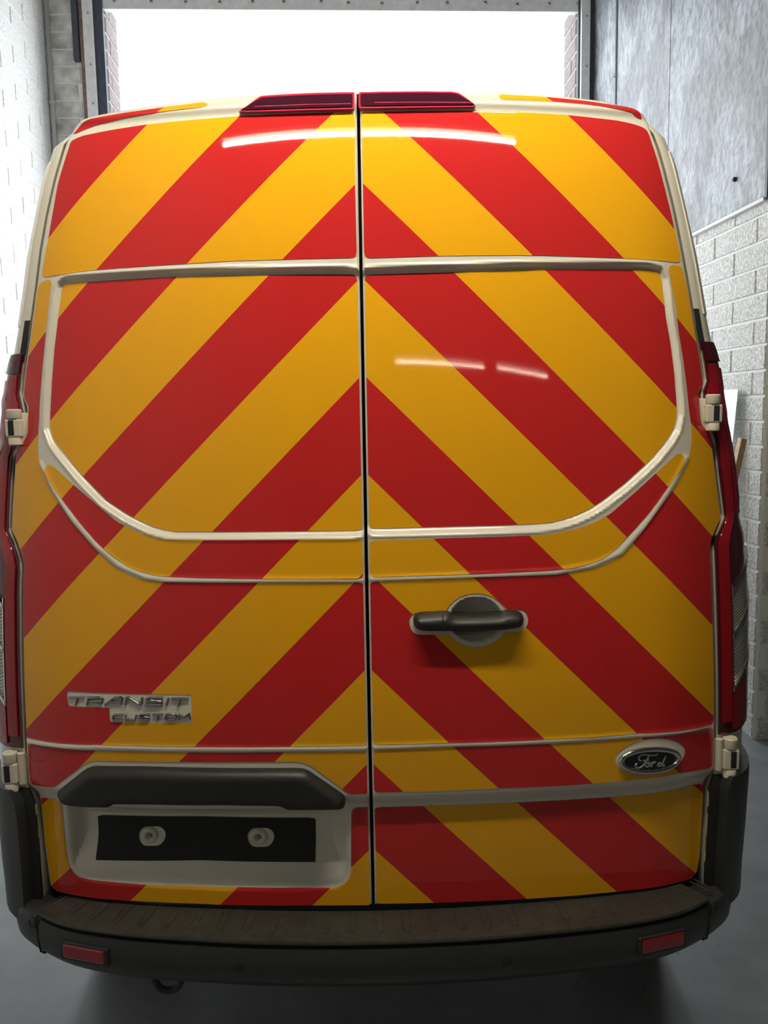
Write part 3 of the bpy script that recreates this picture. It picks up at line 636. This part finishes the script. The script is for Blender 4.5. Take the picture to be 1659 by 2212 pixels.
# ---- body corners: from the door edge round to the side
SIL = [(1410,259),(1432,313),(1454,371),(1477,472),(1497.6,559),(1517.5,673),(1527,717.6),(1538.6,771.7),(1547,795),(1555,835),(1569,927),(1580,992.7),(1588,1063),(1592.7,1134),(1600,1226.6),(1604,1328),(1603,1404),(1601.5,1530),(1598,1631),(1593,1753),(1584,1844),(1581,1898)]
EDGE = {}
for s in 'LR':
    p = onS(OUT[s]); p = p[(np.abs(p[:, 0]) > .6) & (p[:, 1] > .64)]; o = np.argsort(p[:, 1]); EDGE[s] = p[o]
def Xe(s, z): return np.interp(z, EDGE[s][:, 1], np.abs(EDGE[s][:, 0]))
# smooth door line without the hinge notch, for the silhouette
_v = rays(SIL); _z = np.full(len(SIL), 1.5)
for _ in range(30):
    _y = S(Xe('R', _z), _z)+0.090; _q = CAM+_v*(_y-CAM[1])[:, None]; _z = .5*_z+.5*_q[:, 2]
_o = np.argsort(_z); _sz = _q[_o, 2]; _sx = _q[_o, 0]
def Wd(z): return np.maximum((np.interp(z, _sz, _sx)-Xe('R', z))/0.766, 0.018)
LC = 0.24
def corner(s, z, u, out=0.0):
    sg = -1 if s == 'L' else 1
    xe = float(Xe(s, z))+.005; W = float(Wd(z)); ye = float(S(xe, z))+.004
    if u <= 1: t = u*pi/2; x, y = xe+W*sin(t), ye+LC*(1-cos(t)); n = np.array([sin(t)/max(W, .03), -cos(t)/LC])
    else: x, y = xe+W, ye+LC+(u-1)*.4; n = np.array([1.0, 0])
    n = n/np.linalg.norm(n)
    return (sg*(x+n[0]*out), y+n[1]*out, z)
ZTOP = 2.335
half = {}
for s in 'LR':
    p = onS(OUT[s]); t = p[(p[:, 1] > ZTOP-.02)]; half[s] = t[np.argsort(np.abs(t[:, 0]))]
zside = np.concatenate([[.57], np.linspace(.62, ZTOP, 44)])
inner = [(-Xe('L', z)-.005, z, -Wd(z), 0) for z in zside]
ax = float(Xe('L', ZTOP)); roofX = [x for x in np.linspace(-1, 1, 33)[1:-1]]
for x in roofX:
    s = 'L' if x < 0 else 'R'; X = x*(float(Xe(s, ZTOP))+.003); h = half[s]
    # corner of the outline is followed by angle
    zc_ = float(np.interp(abs(X), np.abs(h[:, 0]), h[:, 1])); inner.append((X, zc_-.008, np.sign(x)*.018*abs(x)**6, .010))
inner += [(Xe('R', z)+.005, z, Wd(z), 0) for z in zside[::-1]]
inner = np.array([[float(a) for a in r] for r in inner]); NI = len(inner)
ye = S(inner[:, 0], inner[:, 1])+.004
rings = [np.stack([inner[:, 0], ye+.090, inner[:, 1]], 1)]
for u in np.linspace(0, 1, 10):
    t = u*pi/2; rings.append(np.stack([inner[:, 0]+inner[:, 2]*sin(t), ye+LC*(1-cos(t)), inner[:, 1]+inner[:, 3]*sin(t)], 1))
last = rings[-1]
for Y, zt_, xs in ((.75, 1, 1), (1.5, 1.0, 1.005), (2.4, 1.0, 1.005), (3.0, .99, 1), (3.35, .88, .99), (3.7, .66, .98), (4.0, .46, .97), (4.35, .38, .95), (4.7, .33, .88), (4.86, .24, .80), (4.90, .12, .76)):
    rings.append(np.stack([last[:, 0]*xs, np.full(NI, Y), .36+(last[:, 2]-.57)*(last[:, 2].max()-.36)/(last[:, 2].max()-.57)*zt_], 1))
vs = np.vstack(rings); fs = []
for i in range(len(rings)-1):
    for k in range(NI-1): a = i*NI+k; fs.append((a, a+1, a+NI+1, a+NI))
fs.append(tuple((len(rings)-1)*NI+k for k in range(NI)))
for i in range(1, len(rings)-1): fs.append((i*NI, (i+1)*NI, (i+1)*NI+NI-1, i*NI+NI-1))
me = mesh('body', vs, fs, True); fix_normals(me)
try: me.set_sharp_from_angle(angle=radians(35))
except Exception: pass
body = link('body', me, M['paint'], van)
# dark sealed aperture behind the doors
bx = np.array([(-Xe('L', z)-.003, z) for z in zside[1:]]+[(a, b+.003) for a, b, _, _ in inner[len(zside):-len(zside)]]+[(Xe('R', z)+.003, z) for z in zside[::-1][:-1]], float)
patch('door_seal', bx, lambda X, Z: S(X, Z)+0.088, M['seal'], van, 0.04)
def cpatch(name, s, fn, na, nb, m, parent, out, thick=0.006, label=None):
    """patch over the corner surface; fn(a, b) -> (u, z)"""
    n = (na+1)*(nb+1); vs = []
    for o in (out, (lambda a: out(a)-thick) if callable(out) else out-thick):
        for i in range(na+1):
            for j in range(nb+1): u, z = fn(i/na, j/nb); vs.append(corner(s, z, u, o(i/na) if callable(o) else o))
    w_ = nb+1; fs = [(i*w_+j, i*w_+j+1, (i+1)*w_+j+1, (i+1)*w_+j) for i in range(na) for j in range(nb)]
    rim = [(i, 0) for i in range(na)]+[(na, j) for j in range(nb)]+[(i, nb) for i in range(na, 0, -1)]+[(0, j) for j in range(nb, 0, -1)]
    for q in range(len(rim)):
        a = rim[q][0]*w_+rim[q][1]; b = rim[(q+1) % len(rim)][0]*w_+rim[(q+1) % len(rim)][1]; fs.append((a, b, n+b, n+a))
    me = mesh(name, vs, fs, True); fix_normals(me)
    try: me.set_sharp_from_angle(angle=radians(40))
    except Exception: pass
    o = link(name, me, m, parent)
    if label: o['label'] = label
    return o
lerp = lambda a, b, t: a+(b-a)*t
zof = lambda px, py: float(onS([(px, py)])[0, 1])
ZL0, ZL1, ZNK, ZNK2, ZLT = zof(1546, 1588), zof(1546, 1500), zof(1538, 1172), zof(1560, 1112), zof(1515, 738)
for s in 'LR':
    lamp = cpatch('tail_lamp', s, lambda a, b: (lerp(.015, lerp(1.35, .34, float(sst((b*(ZLT-ZL0)+ZL0-ZNK+.02)/.09))), a), lerp(ZL0, ZLT, b)), 12, 40, M['lens_dark'], van, .006, .02, 'tall red and clear tail lamp wrapped around the rear corner')
    cpatch('red_lens', s, lambda a, b: (lerp(.05, lerp(.16, .20, float(sst((b-.55)*3))), a), lerp(ZL0+.03, ZLT-.05, b)), 3, 40, M['lens_red'], lamp, .010, .008)
    zs = [zof(1546, y) for y in (1492, 1376, 1282)]
    sep = lambda z0: (lambda u: z0+.062*min(1.5, max(0, u-.18)/.34)**.8)
    for z0, z1_, mm, nm in ((ZL0+.01, zs[0]-.005, 'lens_red', 'lower_red_lens'), (zs[0]+.005, zs[1]-.005, 'lens_clear', 'clear_lens'), (zs[1]+.005, zs[2]-.005, 'lens_clear', 'clear_lens')):
        a0, a1 = sep(z0), sep(z1_)
        if nm == 'lower_red_lens': a0 = lambda u, z0=z0: z0
        U = lambda a: lerp(.185, 1.32, a)
        cpatch(nm, s, lambda a, b, a0=a0, a1=a1: (U(a), lerp(a0(U(a)), a1(U(a)), b)), 14, 6, M[mm], lamp, .010, .008)
    for z0 in zs:
        a0 = sep(z0); cpatch('chrome_trim', s, lambda a, b, a0=a0: (lerp(.175, 1.25, a), a0(lerp(.175, 1.25, a))+lerp(-.005, .005, b)), 16, 2, M['chrome'], lamp, .013, .008)
    cpatch('bright_edge', s, lambda a, b: (lerp(.165, .180, a), lerp(ZL0+.10, zs[2]+.02, b)), 1, 30, M['chrome'], lamp, .012, .006)
    cpatch('upper_red_lens', s, lambda a, b: (lerp(.215, .33, a), lerp(ZNK2, ZLT-.06, b)), 3, 24, M['lens_red'], lamp, .009, .008)
    cpatch('lamp_cap', s, lambda a, b: (lerp(.03, lerp(.34, .24, b*b), a), lerp(ZLT-.045, ZLT-.002, b)), 4, 6, M['lens_dark'], lamp, .0105, .008)
    # white trim down the upper pillar
    ZP = zof(1503, 676)
    cpatch('pillar_trim', s, lambda a, b: (lerp(.22, .95, a), lerp(ZP, 2.30, b)), 6, 24, M['paint'], van, .003, .012)
    cpatch('pillar_gap', s, lambda a, b: (lerp(.0, .10, a), lerp(ZLT-.02, ZP+.01, b)), 2, 8, M['seal'], van, .002, .004)
    # dark plastic corner above the bumper
    ZQ = zof(1540, 1672)
    cpatch('quarter_trim', s, lambda a, b: (lerp(.10, 1.7, a), lerp(.555, ZQ+.012*a, b)), 14, 12, M['bumper'], van, lambda a: lerp(.034, .002, min(1, a*2)), .06, 'dark plastic corner above the bumper')
for s in 'LR':
    cpatch('quarter_inner', s, lambda a, b: (lerp(.0, .13, a), lerp(.555, ZQ-.004, b)), 2, 10, M['seal'], van, .004, .01)
# ---- hinges
def hinge(s, p_top, p_bot, low):
    """pixels of the knuckle's top and bottom"""
    u = 0.42 if not low else 0.40
    zt_, zb_ = zof(*p_top), zof(*p_bot); zc_ = (zt_+zb_)/2; h = (zt_-zb_)
    sg = -1 if s == 'L' else 1; v = rays([((p_top[0]+p_bot[0])/2, (p_top[1]+p_bot[1])/2)])[0]
    for _ in range(20): y = float(S(Xe('R', zc_), zc_))+.012; q = CAM+v*(y-CAM[1]); zc_ = .5*zc_+.5*q[2]
    x = q[0]; h = abs(float((rays([p_top])[0]-rays([p_bot])[0])[2]))*(y-CAM[1])
    T = Matrix.Translation((x, y-.012, zc_))
    mb = MB(); mb.box((-.0185, -.013, -h*.27), (.0185, .03, h*.23), .004, T); hg = mb.obj('hinge', M['hinge'], van, label='white steel door hinge with black slot')
    mb = MB(); mb.lathe([(.0155, h*.24), (.0165, h*.26), (.0165, h*.47), (.014, h*.5)], 20, T); mb.obj('knuckle', M['hinge'], hg, angle=40)
    mb = MB(); mb.lathe([(.013, -h*.5), (.016, -h*.47), (.016, -h*.29), (.0155, -h*.28)], 20, T); mb.obj('knuckle', M['hinge'], hg, angle=40)
    mb = MB(); mb.box((-.0065+sg*.004, -.0145, -h*.22), (.0065+sg*.004, -.0125, h*.19), .001, T); mb.obj('slot', M['seal'], hg)
    mb = MB(); mb.box((min(0, -sg*.035), .004, -h*.48), (max(0, -sg*.035), .02, h*.40), .004, T)
    if low: mb.tube([T @ Vector((-sg*.026, 0, -h*.3)), T @ Vector((-sg*.026, 0, h*.46))], .009, 12)
    mb.obj('hinge_leaf', M['hinge'], hg, angle=40)
hinge('L', (38, 884), (37, 962), False); hinge('R', (1533, 852), (1537, 931), False)
hinge('L', (29, 1619), (29, 1704), True); hinge('R', (1570, 1588), (1573, 1674), True)

# ---- bumper
bh = [(0, -.089), (.14, -.086), (.27, -.078), (.39, -.064), (.50, -.050), (.60, -.030), (.68, -.006), (.75, .034), (.806, .075), (.842, .12), (.868, .19), (.880, .28), (.882, .42), (.882, .55)]
path = [(-x, y) for x, y in bh[::-1]]+bh[1:]
path = smooth_poly(path, 2, False); NP = len(path)
tg = np.gradient(path, axis=0); tg /= np.linalg.norm(tg, axis=1)[:, None]; nb_ = np.stack([tg[:, 1], -tg[:, 0]], 1)
def bump_pt(i, o, z):
    p = path[i]; k = min(1, max(0, (abs(p[0])-.55)/.2)); oo = o*(1-.4*k) if (z < .56 and o < 0) else o
    zz = z+.012*k if z < .51 else z
    return (p[0]+nb_[i, 0]*oo, p[1]+nb_[i, 1]*oo, zz)
def loft(name, prof, m, parent, i0=0, i1=NP, label=None):
    vs = []; n = len(prof)
    for i in range(i0, i1): vs += [bump_pt(i, o, z) for o, z in prof]
    K = i1-i0; fs = [(a*n+b, a*n+b+1, (a+1)*n+b+1, (a+1)*n+b) for a in range(K-1) for b in range(n-1)]
    fs += [tuple(range(n)), tuple((K-1)*n+b for b in range(n-1, -1, -1))]
    me = mesh(name, vs, fs, True); fix_normals(me)
    try: me.set_sharp_from_angle(angle=radians(38))
    except Exception: pass
    o = link(name, me, m, parent)
    if label: o['label'] = label
    return o
bum = loft('bumper', [(-.10, .590), (-.012, .592), (.0, .588), (.004, .575), (.006, .55), (.002, .52), (-.018, .49), (-.05, .474), (-.10, .468)], M['bumper'], van, label='dark grey plastic bumper with ribbed step')
ia = int(np.argmin(abs(path[:, 0]+.755))); ib = int(np.argmin(abs(path[:, 0]-.755)))
step = loft('bumper_step', [(-.105, .590), (-.105, .607), (-.010, .608), (.001, .606), (.003, .602), (.001, .597), (-.008, .594)], M['tread'], bum, ia, ib+1, 'scuffed step on top of the bumper')
for s, (i0, i1) in (('L', (0, ia+1)), ('R', (ib, NP))):
    # joint line
    i = ia if s == 'L' else ib
    mb = MB(); mb.tube([bump_pt(i, .0035, .60), bump_pt(i, .0055, .57), bump_pt(i, .005, .54), bump_pt(i, .0, .51), bump_pt(i, -.018, .488)], .0022, 6); mb.obj('joint_line', M['seal'], bum)
def at_x(x):
    i = int(np.argmin(abs(path[:, 0]-x))); return i
for k in range(27):
    x = -.745+k*.0585
    i = at_x(x); x0, y0, _ = bump_pt(i, -.022, .6); T = Matrix.Translation((x, y0, .6078)) @ Matrix.Rotation(atan2(-nb_[i, 0], -nb_[i, 1])*-1, 4, 'Z')
    lo = min(.075, float(S(x, .62))+.005-y0+.005)
    mb = MB(); mb.tube([(-.008, lo, 0), (-.0075, .012, 0), (-.005, .004, 0), (0, .001, 0), (.005, .004, 0), (.0075, .012, 0), (.008, lo, 0)], .0016, 6)
    mb.v = [tuple(T @ Vector(v)) for v in mb.v]; mb.obj('tread_rib', M['tread'], step)
def on_bumper(px, py, z_guess):
    """lateral place of a pixel on the bumper face"""
    v = rays([(px, py)])[0]; q = CAM+v*(z_guess-CAM[2])/v[2]; return q
for s, sg in (('L', -1), ('R', 1)):
    i = at_x(sg*.635); p = bump_pt(i, .004, .548); an = atan2(nb_[i, 0], -nb_[i, 1])
    T = Matrix.Translation(p) @ Matrix.Rotation(an, 4, 'Z')
    mb = MB(); mb.box((-.060, -.006, -.021), (.060, .012, .021), .004, T); mb.obj('reflector_recess', M['black'], bum)
    mb = MB(); mb.box((-.052, -.0085, -.0145), (.052, .01, .0165), .0035, T); r = mb.obj('reflector', M['lens_red'], bum)
    for x in (.275, .775):
        i = at_x(sg*x); p = bump_pt(i, .005, .545 if x < .5 else .575); T = Matrix.Translation(p) @ Matrix.Rotation(atan2(nb_[i, 0], -nb_[i, 1]), 4, 'Z') @ Matrix.Rotation(radians(90), 4, 'X')
        mb = MB(); mb.lathe([(.013, -.002), (.013, .001), (.0105, .002), (.010, .0005), (.002, .001)], 20, T); mb.obj('parking_sensor', M['black'], bum, angle=40)
# tow loop under the bumper
tl = [(-.475+.030*cos(t)*1.0, .03+.02*sin(t)*0, .430+.030*sin(t)) for t in np.linspace(pi*.95, 2.05*pi, 18)]
mb = MB(); mb.tube([(tl[0][0], .05, .52)]+[(a, .05, c) for a, b, c in tl]+[(tl[-1][0], .05, .52)], .0085, 10); mb.obj('tow_loop', M['bumper'], van, smooth=True)
# underside, wheels, glazing
mb = MB(); mb.box((-.60, .35, .36), (.60, 4.8, .55)); mb.obj('underside', M['seal'], van)
for x, y in ((-.80, 1.0), (.80, 1.0), (-.80, 3.93), (.80, 3.93)):
    sg = -1 if x < 0 else 1; T = Matrix.Translation((x, y, .33)) @ Matrix.Rotation(radians(90)*sg, 4, 'Y')
    mb = MB(); mb.lathe([(.21, -.10), (.30, -.105), (.328, -.08), (.33, 0), (.328, .08), (.30, .105), (.21, .10)], 40, T); wh = mb.obj('wheel', M['tyre'], van, angle=40)
    mb = MB(); mb.lathe([(.21, .02), (.21, .098), (.19, .085), (.12, .07), (.10, .09), (.03, .10)], 32, T); mb.obj('wheel_rim', M['rim'], wh, angle=40)
    mb = MB(); mb.lathe([(.40, .02), (.40, .105 if True else 0), (.345, .112), (.33, .10)], 40, Matrix.Translation((x, y, .36)) @ Matrix.Rotation(radians(90)*sg, 4, 'Y')); mb.obj('wheel_arch', M['bumper'], van, angle=40)
mb = MB(); mb.add([(-.72, 3.10, 2.26), (.72, 3.10, 2.26), (.80, 3.98, 1.40), (-.80, 3.98, 1.40), (-.72, 3.16, 2.29), (.72, 3.16, 2.29), (.80, 4.04, 1.43), (-.80, 4.04, 1.43)], [(4, 5, 6, 7), (0, 1, 5, 4), (1, 2, 6, 5), (2, 3, 7, 6), (3, 0, 4, 7), (0, 3, 2, 1)]); mb.obj('windscreen', M['glass'], van)
